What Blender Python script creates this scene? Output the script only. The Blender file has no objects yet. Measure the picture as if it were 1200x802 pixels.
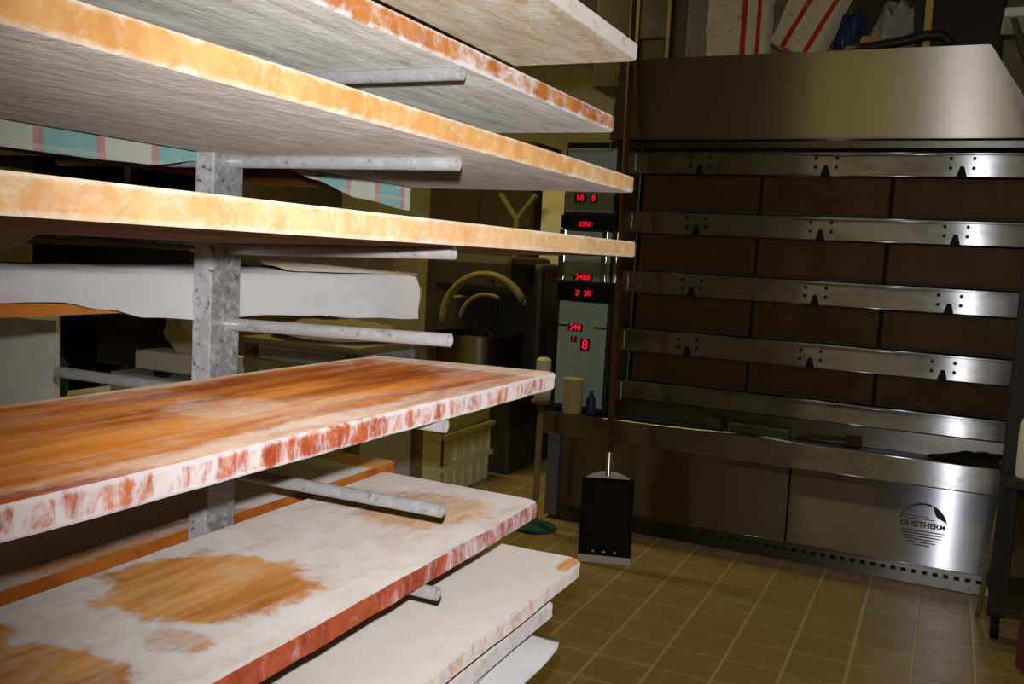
import bpy, bmesh, math, random
from mathutils import Vector, Matrix, noise as mnoise
random.seed(7)
sc = bpy.context.scene
COL = sc.collection
PI = math.pi

# ------------------------------------------------------------------ helpers
def link(o, parent=None):
    COL.objects.link(o)
    if parent is not None: o.parent = parent
    return o
def thing(name, label, cat, loc=(0, 0, 0), rz=0, group=None):
    o = bpy.data.objects.new(name, None); o.empty_display_size = .05
    COL.objects.link(o); o.location = loc; o.rotation_euler = (0, 0, rz)
    o['label'] = label; o['category'] = cat
    if group: o['group'] = group
    return o
def tag(o, label, cat, group=None):
    o['label'] = label; o['category'] = cat
    if group: o['group'] = group
    return o
def obj(name, bm, mats, parent=None, loc=None, smooth=False, sharp=None):
    me = bpy.data.meshes.new(name)
    bmesh.ops.recalc_face_normals(bm, faces=bm.faces)
    bm.to_mesh(me); bm.free()
    for m in (mats if isinstance(mats, (list, tuple)) else [mats]): me.materials.append(m)
    if smooth:
        for p in me.polygons: p.use_smooth = True
        if sharp: me.set_sharp_from_angle(angle=math.radians(sharp))
    o = bpy.data.objects.new(name, me); link(o, parent)
    if loc: o.location = loc
    return o
def struct(name, bm, m, parent=None, smooth=False):
    o = obj(name, bm, m, parent, smooth=smooth)
    if parent is None: o['kind'] = 'structure'
    return o
def box(bm, a, b, bev=0, mi=0, M=None):
    c = [(a[i] + b[i]) / 2 for i in range(3)]; s = [abs(b[i] - a[i]) for i in range(3)]
    r = bmesh.ops.create_cube(bm, size=1)
    vs = r['verts']
    for v in vs: v.co = Vector((v.co.x * s[0] + c[0], v.co.y * s[1] + c[1], v.co.z * s[2] + c[2]))
    fs = set(f for v in vs for f in v.link_faces)
    if bev:
        es = list(set(e for v in vs for e in v.link_edges))
        rr = bmesh.ops.bevel(bm, geom=es, offset=bev, segments=2, profile=.5, affect='EDGES')
        fs = set(rr['faces']) | set(f for f in fs if f.is_valid)
        vs = list(set(v for f in fs for v in f.verts))
    for f in fs: f.material_index = mi
    if M is not None:
        for v in vs: v.co = M @ v.co
    return vs
def newbox(a, b, bev=0):
    bm = bmesh.new(); box(bm, a, b, bev); return bm
def frame_of(d):
    d = d.normalized(); u = d.cross(Vector((0, 0, 1)))
    if u.length < 1e-4: u = Vector((1, 0, 0))
    u.normalize(); return u, d.cross(u).normalized()
def tube(bm, pts, rad, n=14, caps=True, wall=0):
    """tube along points; with wall > 0 the ends are open and show the bore"""
    pts = [Vector(p) for p in pts]; rings = []
    rads = rad if isinstance(rad, (list, tuple)) else [rad] * len(pts)
    u0 = None
    def ring(p, u, w, r): return [bm.verts.new(p + u * math.cos(2 * PI * k / n) * r + w * math.sin(2 * PI * k / n) * r) for k in range(n)]
    def bridge(A, B):
        for k in range(n): bm.faces.new((A[k], A[(k + 1) % n], B[(k + 1) % n], B[k]))
    for i, p in enumerate(pts):
        d = (pts[min(i + 1, len(pts) - 1)] - pts[max(i - 1, 0)])
        if u0 is None: u, w = frame_of(d)
        else:
            dn = d.normalized(); u = (u0 - dn * u0.dot(dn)).normalized(); w = dn.cross(u)
        u0 = u
        rings.append(ring(p, u, w, rads[i]))
        if i in (0, len(pts) - 1) and wall:
            s = 1 if i == 0 else -1
            inn = ring(p, u, w, rads[i] - wall); dep = ring(p + d.normalized() * s * .03, u, w, rads[i] - wall)
            bridge(rings[-1], inn); bridge(inn, dep); bm.faces.new(dep)
    for a, b in zip(rings, rings[1:]): bridge(a, b)
    if caps and not wall:
        bm.faces.new(rings[0]); bm.faces.new(rings[-1])
def lathe(bm, prof, n=28, c=(0, 0, 0)):
    rings = []
    for r, z in prof:
        rings.append([bm.verts.new((c[0] + r * math.cos(2 * PI * k / n), c[1] + r * math.sin(2 * PI * k / n), c[2] + z)) for k in range(n)])
    for a, b in zip(rings, rings[1:]):
        for k in range(n): bm.faces.new((a[k], a[(k + 1) % n], b[(k + 1) % n], b[k]))
    if prof[0][0] > 1e-5: bm.faces.new(rings[0])
    if prof[-1][0] > 1e-5: bm.faces.new(rings[-1])
    bmesh.ops.remove_doubles(bm, verts=bm.verts, dist=1e-5)
def prism(bm, poly, axis, a, b, mi=0):
    """extrude a 2D polygon along an axis"""
    def P(p, t):
        l = [p[0], p[1]]; l.insert(axis, t); return l
    A = [bm.verts.new(P(p, a)) for p in poly]; B = [bm.verts.new(P(p, b)) for p in poly]
    fs = [bm.faces.new(A), bm.faces.new(B[::-1])]
    n = len(poly)
    for k in range(n): fs.append(bm.faces.new((A[k], A[(k + 1) % n], B[(k + 1) % n], B[k])))
    for f in fs: f.material_index = mi
def interp(pts, t):
    if t <= pts[0][0]: return pts[0][1]
    for (a, va), (b, vb) in zip(pts, pts[1:]):
        if t <= b:
            k = (t - a) / (b - a); k = k * k * (3 - 2 * k); return va + (vb - va) * k
    return pts[-1][1]

# ------------------------------------------------------------------ materials
class NT:
    def __init__(s, name):
        s.m = bpy.data.materials.new(name); s.m.use_nodes = True
        s.t = s.m.node_tree; s.b = s.t.nodes['Principled BSDF']
    def n(s, typ, **kw):
        nd = s.t.nodes.new(typ)
        for k, v in kw.items():
            if hasattr(nd, k): setattr(nd, k, v)
            else: nd.inputs[k].default_value = v
        return nd
    def l(s, a, b): s.t.links.new(a, b)
    def inp(s, sock, v):
        if isinstance(v, bpy.types.NodeSocket): s.l(v, sock)
        else: sock.default_value = v
    def math(s, op, a, b=0.0, clamp=False):
        nd = s.n('ShaderNodeMath', operation=op, use_clamp=clamp)
        s.inp(nd.inputs[0], a); s.inp(nd.inputs[1], b); return nd.outputs[0]
    def mix(s, f, a, b, blend='MIX'):
        nd = s.n('ShaderNodeMix', data_type='RGBA', blend_type=blend)
        s.inp(nd.inputs[0], f)
        for i, v in ((6, a), (7, b)):
            if isinstance(v, tuple): v = (*v[:3], 1)
            s.inp(nd.inputs[i], v)
        return nd.outputs[2]
    def coord(s, scale=(1, 1, 1), off=(0, 0, 0), out='Object'):
        tc = s.n('ShaderNodeTexCoord'); mp = s.n('ShaderNodeMapping')
        mp.inputs['Scale'].default_value = scale; mp.inputs['Location'].default_value = off
        s.l(tc.outputs[out], mp.inputs[0]); return mp.outputs[0]
    def noise(s, vec, scale, detail=4, rough=.55, dist=0):
        nd = s.n('ShaderNodeTexNoise'); s.l(vec, nd.inputs['Vector'])
        nd.inputs['Scale'].default_value = scale; nd.inputs['Detail'].default_value = detail
        nd.inputs['Roughness'].default_value = rough; nd.inputs['Distortion'].default_value = dist
        return nd.outputs[0]
    def ramp(s, v, a, b, lo=0.0, hi=1.0):
        nd = s.n('ShaderNodeMapRange', interpolation_type='SMOOTHSTEP')
        s.inp(nd.inputs[0], v)
        for i, x in ((1, a), (2, b), (3, lo), (4, hi)): nd.inputs[i].default_value = x
        return nd.outputs[0]
    def sep(s, vec):
        nd = s.n('ShaderNodeSeparateXYZ'); s.l(vec, nd.inputs[0]); return nd.outputs
    def bump(s, h, strength=.3, dist=.002):
        nd = s.n('ShaderNodeBump', Strength=strength, Distance=dist); s.l(h, nd.inputs['Height'])
        s.l(nd.outputs[0], s.b.inputs['Normal'])
    def fin(s, col, rough=.8, metal=0, spec=.3):
        if isinstance(col, tuple): col = (*col[:3], 1)
        s.inp(s.b.inputs['Base Color'], col); s.inp(s.b.inputs['Roughness'], rough)
        s.inp(s.b.inputs['Metallic'], metal); s.b.inputs['Specular IOR Level'].default_value = spec
        s.b.inputs['Diffuse Roughness'].default_value = 1.0 if isinstance(rough, float) and rough > .7 else .3
        return s.m
TH = .028                                   # board thickness
def S(r, g, b):
    """an sRGB 0-255 colour as linear"""
    f = lambda c: c / 12.92 if c <= .04045 else ((c + .055) / 1.055) ** 2.4
    return (f(r / 255), f(g / 255), f(b / 255))

def wood(name, c1, c2, cover=.5, soft=.12, flour=(.80, .78, .77), seed=0, ell=(), fl=(), fine=.5, streak=(30, 2.2, 30), bumpd=.0012, fs=(9, 3.2, 9), arris=None):
    """grained board face with a dusting of flour; ell = bare patches, fl = floured patches (cx, cy, rx, ry) in board metres"""
    t = NT(name); off = (seed * 3.7, seed * 5.3, seed * 1.9)
    vec = t.coord(streak, off); v1 = t.coord((1, 1, 1), off); v0 = t.coord()
    g = t.noise(vec, 1.0, 6, .62, .6); g2 = t.noise(vec, .35, 3, .5, .4)
    gg = t.math('ADD', t.math('MULTIPLY', g, .6), t.math('MULTIPLY', g2, .4))
    base = t.mix(t.ramp(gg, .34, .64), c1, c2)
    f1 = t.noise(t.coord(fs, off), 1.0, 8, .68, .5); f2 = t.noise(v1, 60, 5, .7)
    m = t.math('ADD', t.math('MULTIPLY', f1, 1 - fine * .4), t.math('MULTIPLY', f2, fine * .4))
    wob = t.math('MULTIPLY', t.math('SUBTRACT', t.noise(v1, 14, 5, .65, .3), .5), 1.25)
    xyz = t.sep(v0)
    def ellm(e):
        dx = t.math('DIVIDE', t.math('SUBTRACT', xyz[0], e[0]), e[2]); dy = t.math('DIVIDE', t.math('SUBTRACT', xyz[1], e[1]), e[3])
        d = t.math('SQRT', t.math('ADD', t.math('MULTIPLY', dx, dx), t.math('MULTIPLY', dy, dy)))
        return t.ramp(t.math('ADD', d, wob), 1.15, .8)
    for e in ell: m = t.math('SUBTRACT', m, t.math('MULTIPLY', ellm(e), e[4] if len(e) > 4 else .34))
    for e in fl: m = t.math('ADD', m, t.math('MULTIPLY', ellm(e), e[4] if len(e) > 4 else .3))
    if arris:
        zz = t.math('ABSOLUTE', t.math('SUBTRACT', xyz[2], TH / 2))
        m = t.math('ADD', m, t.math('MULTIPLY', t.ramp(zz, TH / 2 - .006, TH / 2 - .001), arris))
    th = 1 - cover
    fm = t.ramp(m, th - soft, th + soft)
    fcol = t.mix(t.noise(v1, 25, 4, .6), tuple(c * .82 for c in flour), flour)
    col = t.mix(t.math('MULTIPLY', fm, .92), base, fcol)
    t.bump(t.math('ADD', t.math('MULTIPLY', f2, .6), t.math('ADD', t.math('MULTIPLY', g, .3), fm)), .5, bumpd)
    return t.fin(col, .85, 0, .15)

def steel(name, col, rough=.3, aniso=.85, scr=.12, rot=0.0, dirt=0.0, dcol=(.10, .07, .04)):
    t = NT(name)
    v = t.coord((2, 2, 160)); h = t.noise(v, 1, 3, .6)
    d = t.noise(t.coord((3, 3, 5)), 1, 6, .65)
    c = t.mix(t.math('MULTIPLY', h, .25), col, tuple(x * .6 for x in col))
    if dirt: c = t.mix(t.math('MULTIPLY', t.ramp(d, .42, .68), dirt), c, dcol)
    r = t.math('ADD', rough - scr / 2, t.math('MULTIPLY', d, scr))
    t.fin(c, .34, 1.0, .5)
    g = t.n('ShaderNodeBsdfAnisotropic'); t.l(c, g.inputs['Color']); t.l(r, g.inputs['Roughness'])
    g.inputs['Anisotropy'].default_value = aniso; g.inputs['Rotation'].default_value = rot
    tg = t.n('ShaderNodeTangent', direction_type='RADIAL', axis='Z'); t.l(tg.outputs[0], g.inputs['Tangent'])
    mx = t.n('ShaderNodeMixShader'); mx.inputs[0].default_value = .94
    t.l(t.b.outputs[0], mx.inputs[1]); t.l(g.outputs[0], mx.inputs[2])
    t.l(mx.outputs[0], t.t.nodes['Material Output'].inputs['Surface'])
    return t.m
def plain(name, col, rough=.6, metal=0, var=.25, scale=8, spec=.3, bump=0):
    t = NT(name); v = t.coord(); nz = t.noise(v, scale, 5, .6)
    c = t.mix(nz, tuple(x * (1 - var) for x in col), tuple(min(1, x * (1 + var * .6)) for x in col))
    if bump: t.bump(t.noise(v, scale * 6, 4, .6), .4, bump)
    return t.fin(c, rough, metal, spec)
def emit(name, col, s):
    t = NT(name); t.fin(col, .4)
    t.b.inputs['Emission Color'].default_value = (*col, 1); t.b.inputs['Emission Strength'].default_value = s
    return t.m
def galv(name, base, dark, amt, fl, mtl=.45):
    """weathered zinc tube with dark specks and flour"""
    t = NT(name); v = t.coord(); n1 = t.noise(v, 70, 6, .7, .4); n2 = t.noise(v, 60, 7, .72, .5); n3 = t.noise(t.coord((6, 6, 6), (3, 1, 7)), 4, 5, .6)
    c = t.mix(t.noise(v, 12, 3), base, tuple(x * .75 for x in base))
    c = t.mix(t.math('MULTIPLY', t.ramp(n1, .56, .66), amt), c, dark)
    fm = t.math('MULTIPLY', t.ramp(n2, .47, .62), fl); c = t.mix(fm, c, (.74, .74, .76))
    return t.fin(c, t.math('ADD', .30, t.math('MULTIPLY', fm, .5)), t.math('SUBTRACT', mtl, t.math('MULTIPLY', fm, mtl * .9)), .5)
def cloth(name, col, var=.12, wr=.004, scale=9):
    t = NT(name); v = t.coord((1, .6, 1)); n1 = t.noise(v, scale, 5, .6, .8); n2 = t.noise(t.coord(), 300, 2, .5)
    c = t.mix(n1, tuple(x * (1 - var) for x in col), col)
    t.bump(t.math('ADD', n1, t.math('MULTIPLY', n2, .03)), .55, wr)
    return t.fin(c, .95, 0, .1)

M = {}
M['steel'] = steel('brushed steel', (.39, .41, .47), .28, .86, .04)
M['steel_band'] = steel('brushed steel fascia', (.43, .46, .52), .29, .85, .05, dirt=.45)
M['hood'] = steel('brushed steel hood', (.42, .42, .40), .36, .72, .04)
M['steel_dark'] = steel('dull dark steel', (.16, .16, .16), .36, .6, dirt=.4)
M['bronze'] = plain('heat browned oven door', (.085, .034, .012), .46, .15, .6, 7, .10)
M['bronze2'] = plain('sooty oven door', (.060, .036, .018), .46, .15, .6, 7, .10)
M['black'] = plain('blackened steel', (.006, .006, .0065), .55, 0, .3, 14, .12)
M['soot'] = plain('dark painted metal', (.03, .028, .024), .6, .1, .4, 6)
M['void'] = plain('dark oven gap', (.012, .010, .009), .8)
M['zinc'] = galv('zinc rack arm', (.72, .73, .74), (.14, .14, .14), .5, .3, .35)
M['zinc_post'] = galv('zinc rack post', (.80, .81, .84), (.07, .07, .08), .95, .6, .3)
M['bare'] = plain('worn bare metal', (.55, .55, .54), .5, .2, .2, 30)
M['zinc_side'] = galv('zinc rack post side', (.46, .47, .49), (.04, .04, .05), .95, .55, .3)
M['slate'] = plain('dull grey sheet', (.13, .13, .15), .6, .1, .15, 5)
M['chrome'] = plain('chrome', (.75, .76, .78), .18, 1.0, .08)
M['panelgrey'] = plain('grey green control plate', (.34, .44, .42), .5, .1, .12, 20)
M['ink'] = plain('printed dark ink', (.06, .062, .066), .5)
M['led'] = emit('red led', (1.0, .01, .03), .75)
M['led_glass'] = plain('dark display glass', (.02, .004, .006), .15, 0, .1)
M['peelwood'] = plain('brown peel handle', (.075, .028, .012), .6, 0, .4, 12, .15)
M['white_cloth'] = cloth('floured white cloth', (.80, .80, .82), .24, .012, 14)  # tone variation paints in the soft shading of wrinkles
M['cream_cloth'] = cloth('cream dough cloth', (.70, .60, .48), .15, .005, 8)
M['cover_cloth'] = cloth('white trolley cover', (.84, .85, .86), .25, .012, 5)
M['bag_cloth'] = cloth('limp cream flour sack', (.74, .68, .44), .45, .02, 8)
M['crate'] = plain('cream plastic crate', (.80, .77, .52), .5, 0, .12, 6)
M['greymetal'] = plain('light grey painted metal', (.60, .61, .61), .5, .05, .15, 5)
M['greydark'] = plain('dark grey machine paint', (.05, .05, .042), .55, .1, .3, 6)
M['creampaint'] = plain('cream painted sheet', (.60, .57, .45), .55, 0, .12, 4)
M['oliveframe'] = plain('olive painted frame', (.20, .17, .075), .6, 0, .2, 8)
M['whiteplastic'] = plain('white plastic', (.72, .73, .72), .4, 0, .06)
M['tub'] = plain('yellowish plastic', (.38, .33, .16), .4, 0, .08)
M['blueplastic'] = plain('blue plastic', (.02, .045, .12), .35, 0, .4, 20)
M['maroon'] = cloth('maroon cloth', (.14, .035, .03), .4, .012, 12)
M['yellowwood'] = plain('yellow lath', (.62, .45, .14), .6, 0, .15)
M['rubber'] = plain('black rubber hose', (.012, .012, .013), .5)
M['teal'] = plain('teal plastic', (.02, .09, .09), .4)
M['redplastic'] = plain('red button plastic', (.55, .03, .02), .4)

# ------------------------------------------------------------------ setting
RX0, RX1, RY0, RY1, RH = -5.2, 1.35, -2.6, 7.4, 3.3
def tile_mat():
    t = NT('olive floor tile'); p = .197
    v = t.coord((1, 1, 1), (.205, -.048, 0)); xyz = t.sep(v)
    def line(s, per, w, seed):
        f = t.math('FRACT', t.math('DIVIDE', s, per)); d = t.math('ABSOLUTE', t.math('SUBTRACT', f, .5))
        return t.ramp(d, .5 - w, .5 - w * .45)
    lx = line(xyz[0], p, .036, 0); ly = t.math('MULTIPLY', line(xyz[1], p, .036, 0), .6)
    g = t.math('MAXIMUM', lx, ly)
    cell = t.n('ShaderNodeTexWhiteNoise', noise_dimensions='2D')
    fl = t.n('ShaderNodeVectorMath', operation='FLOOR'); sc_ = t.n('ShaderNodeVectorMath', operation='SCALE'); sc_.inputs['Scale'].default_value = 1 / p
    t.l(v, sc_.inputs[0]); t.l(sc_.outputs[0], fl.inputs[0]); t.l(fl.outputs[0], cell.inputs['Vector'])
    n1 = t.noise(t.coord((5, 12, 5)), 1, 6, .65, .4); n2 = t.noise(t.coord(), 2.2, 5, .65)
    c = t.mix(n1, (.22, .155, .068), (.36, .262, .125))
    c = t.mix(t.math('MULTIPLY', cell.outputs[0], .28), c, (.19, .132, .058))
    c = t.mix(t.math('MULTIPLY', t.ramp(n2, .55, .75), .45), c, (.46, .40, .28))
    c = t.mix(t.math('MULTIPLY', g, .75), c, (.46, .37, .21))
    t.bump(t.math('SUBTRACT', t.math('MULTIPLY', n1, .3), g), .5, .0015)
    return t.fin(c, t.math('ADD', .19, t.math('MULTIPLY', n1, .2)), 0, .5)
struct('floor', newbox((RX0, RY0, -.1), (RX1, RY1, 0)), tile_mat())
M['wall'] = plain('aged cream wall', (.50, .46, .34), .8, 0, .2, 2)
M['walld'] = plain('darkened wall', (.10, .09, .07), .85, 0, .3, 2)  # dark copy of the wall colour; on the left wall it stands in for shade
struct('ceiling', newbox((RX0, RY0, RH), (RX1, RY1, RH + .1)), M['wall'])
struct('wall_left', newbox((RX0 - .1, RY0, 0), (RX0, RY1, RH)), M['walld'])
struct('wall_right', newbox((RX1, RY0, 0), (RX1 + .1, RY1, RH)), M['wall'])
struct('wall_back', newbox((RX0, RY1, 0), (RX1, RY1 + .1, RH)), M['wall'])
struct('wall_front', newbox((RX0, RY0 - .1, 0), (RX1, RY0, RH)), M['walld'])

# ------------------------------------------------------------------ bread rack
A0, DZ = 1.2422, .11514                     # arm level 4 and the pitch of the arms
def az(i): return A0 + DZ * (4 - i)        # top of arm i
PX0, PX1, PY0, PY1 = -1.0, -.964, 1.058, 1.120
SAG = {3: .011, 4: .008}                    # arms bent down towards the post
rack = thing('bread_rack', 'tall zinc rack with a square post and pairs of round arms carrying proofing boards', 'rack', (-.98, 1.09, 0))
def rloc(p): return (p[0] + .98, p[1] - 1.09, p[2])
for py in (0, -1.45):
    bm = bmesh.new(); box(bm, rloc((PX0, PY0 + py, .06)), rloc((PX1, PY1 + py, 1.92)), .003)
    bm.normal_update()
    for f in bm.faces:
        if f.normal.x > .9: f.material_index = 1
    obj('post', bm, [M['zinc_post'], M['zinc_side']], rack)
    bm = bmesh.new(); box(bm, rloc((-1.36, PY0 + py, .0)), rloc((-.60, PY1 + py, .06)), .004)
    obj('foot', bm, M['zinc_post'], rack)
    for i in range(0, 10):
        z = az(i) - .0091
        bm = bmesh.new(); tube(bm, [rloc((PX1 - .002, 1.097 + py, z - SAG.get(i, 0))), rloc((-.592, 1.097 + py, z))], .0091, 16, wall=.0018)
        obj('arm', bm, M['zinc'], rack, smooth=True, sharp=40)
    for i in (2, 3, 4, 5, 7):
        z = az(i) - .0091 - (.023 if i == 7 else 0)
        bm = bmesh.new(); tube(bm, [rloc((PX0 + .002, 1.097 + py, z)), rloc((-1.322, 1.097 + py, z))], .0091, 16, wall=.0018)
        obj('arm', bm, M['zinc'], rack, smooth=True, sharp=40)
bm = bmesh.new(); box(bm, rloc((PX0, PY1 - 1.45, .10)), rloc((PX1, PY0, .14)), .003); obj('rail', bm, M['zinc_post'], rack)
bm = bmesh.new(); box(bm, rloc((PX0, PY1 - 1.45, 1.86)), rloc((PX1, PY0, 1.90)), .003); obj('rail', bm, M['zinc_post'], rack)

# ------------------------------------------------------------------ proofing boards
def board_bm(w, y0, y1, th, cr0=.012, cr1=.012, wear=.0012, seed=0, end=0.0):
    """board from x=-w..0, y0..y1, z=0..th; cr0 / cr1 = corner radius at the far front / far back corner; end = how far the far end is cut askew"""
    out = []
    def arc(cx, cy, r, a0, a1, n=6): return [(cx + r * math.cos(a0 + (a1 - a0) * k / n), cy + r * math.sin(a0 + (a1 - a0) * k / n)) for k in range(n + 1)]
    ns = max(8, int((y1 - y0) / .022))
    out += [(0, y0 + (y1 - cr0 - y0) * k / ns) for k in range(ns)]
    out += arc(-cr0, y1 - cr0, cr0, 0, PI / 2)
    nw = max(4, int(w / .022))
    out += [(-cr0 - (w - cr0 - cr1) * k / nw, y1 + end * k / nw) for k in range(1, nw)]
    out += arc(-w + cr1, y1 + end - cr1, cr1, PI / 2, PI)
    out += [(-w, y1 - cr1 - (y1 - cr1 - y0) * k / ns) for k in range(1, ns + 1)]
    out += [(-w * k / nw, y0) for k in range(nw - 1, 0, -1)]
    bm = bmesh.new(); b = .0028; rings = []
    n = len(out)
    for z, ins in ((0, b), (b, 0), (th * .5, 0), (th - b, 0), (th, b)):
        R = []
        for k, (x, y) in enumerate(out):
            px, py = out[k - 1]; qx, qy = out[(k + 1) % n]
            d = Vector((qx - px, qy - py)).normalized(); nx, ny = d.y, -d.x
            nz = mnoise.noise(Vector((x * 22, y * 22, z * 60 + seed * 9.1))) * wear + mnoise.noise(Vector((x * 5, y * 5, seed * 4.1))) * wear
            R.append(bm.verts.new((x - nx * (ins + nz), y - ny * (ins + nz), z)))
        rings.append(R)
    for i, (a, c) in enumerate(zip(rings, rings[1:])):
        for k in range(n):
            f = bm.faces.new((a[k], a[(k + 1) % n], c[(k + 1) % n], c[k])); f.material_index = 1
    f = bm.faces.new(rings[-1]); f.material_index = 0
    f = bm.faces.new(rings[0][::-1]); f.material_index = 2
    return bm
def board(label, xf, z, w, y0, y1, th, mats, rz=0, tilt=0, **kw):
    o = obj('proofing_board', board_bm(w, y0, y1, th, **kw), mats)
    o.location = (xf, 0, z); o.rotation_euler = (0, tilt, rz)
    return tag(o, label, 'board', 'proofing boards on the rack')

OR1, OR2 = S(150, 72, 22), S(205, 128, 52)
# undersides / tops / edges
E1 = (34, 26, 34)
w_b1 = [wood('b1 top', S(190, 140, 90), S(210, 170, 120), .6, seed=1), wood('b1 edge', S(140, 78, 48), S(180, 116, 76), .60, .10, (.74, .69, .67), seed=2, streak=(16, 16, 16), fs=(20, 16, 20), arris=.12),
        wood('b1 underside', S(176, 150, 112), S(222, 198, 164), .5, .2, (.88, .82, .74), seed=3, streak=(30, 7, 30), fs=(22, 9, 22), bumpd=.003)]
w_b2 = [wood('b2 top', S(190, 140, 90), S(210, 170, 120), .6, seed=4), wood('b2 edge', S(166, 92, 38), S(198, 132, 72), .40, .14, seed=5, streak=(14, 12, 14), fs=E1, arris=.16, fl=[(0, 1.22, .2, .12, .10)]),
        wood('b2 underside', S(136, 134, 122), S(212, 208, 200), .54, .22, (.88, .88, .86), seed=6, streak=(34, 5, 34), fs=(26, 4, 26), bumpd=.003)]
w_b3 = [wood('b3 top', S(190, 140, 90), S(210, 170, 120), .6, seed=7), wood('b3 edge', S(188, 136, 76), S(210, 168, 110), .34, .2, (.74, .67, .58), seed=8, streak=(20, 16, 12), fs=(60, 50, 60), arris=.2, ell=[(0, 1.45, .2, .35, .05)], fl=[(0, 1.5, .2, .2, .1)]),
        wood('b3 underside', S(206, 182, 168), S(236, 216, 206), .5, .2, (.92, .87, .84), seed=9, streak=(40, 7, 40), fs=(30, 9, 30), bumpd=.004)]
w_b4 = [wood('b4 top', S(200, 150, 95), S(220, 180, 120), .7, seed=10), wood('b4 edge', S(188, 144, 92), S(210, 174, 124), .36, .22, (.74, .67, .58), seed=11, streak=(20, 16, 12), fs=(60, 50, 60), arris=.2),
        wood('b4 underside', S(196, 156, 118), S(214, 176, 136), .4, .15, seed=12)]
w_b5 = [wood('b5 top', S(138, 60, 18), S(214, 138, 60), .42, .22, (.74, .60, .48), seed=13, streak=(30, 2.6, 30), fs=(22, 4, 22),
             ell=[(-.22, .50, .16, .30, .12), (-.22, 1.12, .12, .22, .14)], fl=[(-.02, 1.0, .03, .5, .14), (-.17, .86, .06, .08, .14), (-.2, 1.44, .3, .05, .18), (-.345, .95, .022, .5, .16)]),
        wood('b5 edge', S(152, 64, 32), S(194, 108, 68), .53, .10, (.74, .68, .69), seed=14, streak=(30, 30, 30), fs=(44, 44, 18), arris=.10, ell=[(0, .84, .2, .10, .10)]),
        wood('b5 underside', S(150, 95, 50), S(180, 120, 70), .35, seed=15)]
w_b6 = [wood('b6 top', S(168, 104, 46), S(216, 162, 96), .67, .25, (.76, .75, .75), seed=16, streak=(34, 4, 34), fs=(20, 8, 20),
             ell=[(-.195, .885, .130, .120, .40), (-.155, .62, .10, .055, .34), (-.30, .63, .07, .05, .36), (-.10, .74, .045, .03, .22), (-.16, 1.34, .13, .11, .22)]),
        wood('b6 edge', S(132, 54, 32), S(178, 90, 60), .38, .14, (.74, .68, .70), seed=17, streak=(26, 26, 26), fs=(40, 40, 20), fl=[(0, 1.30, .2, .18, .12)], ell=[(0, .5, .2, .5, .06)]),
        wood('b6 underside', S(150, 95, 50), S(180, 120, 70), .35, seed=18)]
w_b7 = [wood('b7 top', S(188, 118, 52), S(208, 152, 90), .86, .22, (.77, .76, .75), seed=19, fs=(16, 6, 16), ell=[(0, 1.54, .035, .05, .5)]),
        wood('b7 edge', S(190, 118, 60), S(212, 150, 96), .58, .13, (.76, .74, .74), seed=20, streak=(22, 22, 22), fs=(34, 34, 20), arris=.05),
        wood('b7 underside', S(150, 95, 50), S(180, 120, 70), .35, seed=21)]
w_b8 = [wood('b8 top', S(200, 160, 120), S(214, 176, 130), .86, .1, seed=22), wood('b8 edge', S(150, 126, 110), S(186, 168, 156), .60, .14, (.74, .72, .74), seed=23, streak=(24, 12, 24), fs=(40, 16, 20)), w_b7[2]]
w_l6 = [wood('back board top', S(170, 110, 50), S(205, 150, 84), .70, .18, (.74, .73, .72), seed=24, fs=(20, 7, 20), ell=[(-.02, .95, .03, .3, .22), (-.06, 1.66, .3, .05, .3)]),
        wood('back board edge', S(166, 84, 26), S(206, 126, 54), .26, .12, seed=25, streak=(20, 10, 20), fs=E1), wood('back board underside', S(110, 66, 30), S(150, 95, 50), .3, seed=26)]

board('uppermost board at the top of the picture, beige floury underside and chipped pink-white edge', -.535, az(0), .245, -.55, 1.648, TH, w_b1, seed=1, cr0=.02)
board('second board from the top, grey streaked underside with a bare rod against it, orange edge', -.592, az(1), .42, -.7, 1.712, TH, w_b2, seed=2, rz=.0, cr0=.02)
board('third board from the top, mauve-grey floury underside and yellow-orange edge, over the checked cloth', -.532, az(2), .455, -.7, 1.660, TH, w_b3, seed=3, cr0=.012)
board('fourth board from the top, seen nearly edge-on with a pale honey-coloured edge', -.532, az(3), .42, -.7, 1.690, TH, w_b4, seed=4, cr0=.006, tilt=-.030)
board('orange-brown board seen from above, with flour crusted along its worn front edge', -.590, az(5), .345, -.75, 1.490, TH, w_b5, seed=5, cr0=.022, end=-.03, wear=.0025)
board('white floured board with big round bare brown patches and a red-brown edge', -.598, az(7), .335, -.75, 1.505, TH, w_b6, seed=6, cr0=.025, rz=.012, end=.02, wear=.002)
board('long white floured board with a scuffed orange corner, below the patchy brown board', -.556, az(8), .40, -.75, 1.580, TH, w_b7, seed=7, cr0=.030, wear=.002)
board('thin white board with a grey edge lying on the cloth bundle', -.575, .728, .36, -.75, 1.492, .026, w_b8, seed=8)
board('orange-edged floured board on the far side of the rack, low behind the post', -1.030, az(7) - .023, .36, -.75, 1.70, TH, w_l6, seed=9, cr0=.02)
board('far-side board under the white cloth, orange edge peeping out below it', -1.022, az(4), .36, -.75, 1.765, TH, [w_l6[0], wood('cloth board edge', S(200, 120, 48), S(226, 156, 78), .34, .1, seed=27, streak=(9, 7, 9)), w_l6[2]], seed=10)
board('far-side board under the drooping cream cloth, brown shaded underside', -1.03, az(3), .36, -.75, 1.74, TH, w_l6, seed=11)
board('far-side board carrying the checked cloth, behind the third board from the top', -1.03, az(2), .36, -.75, 1.70, TH, w_l6, seed=12)

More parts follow.
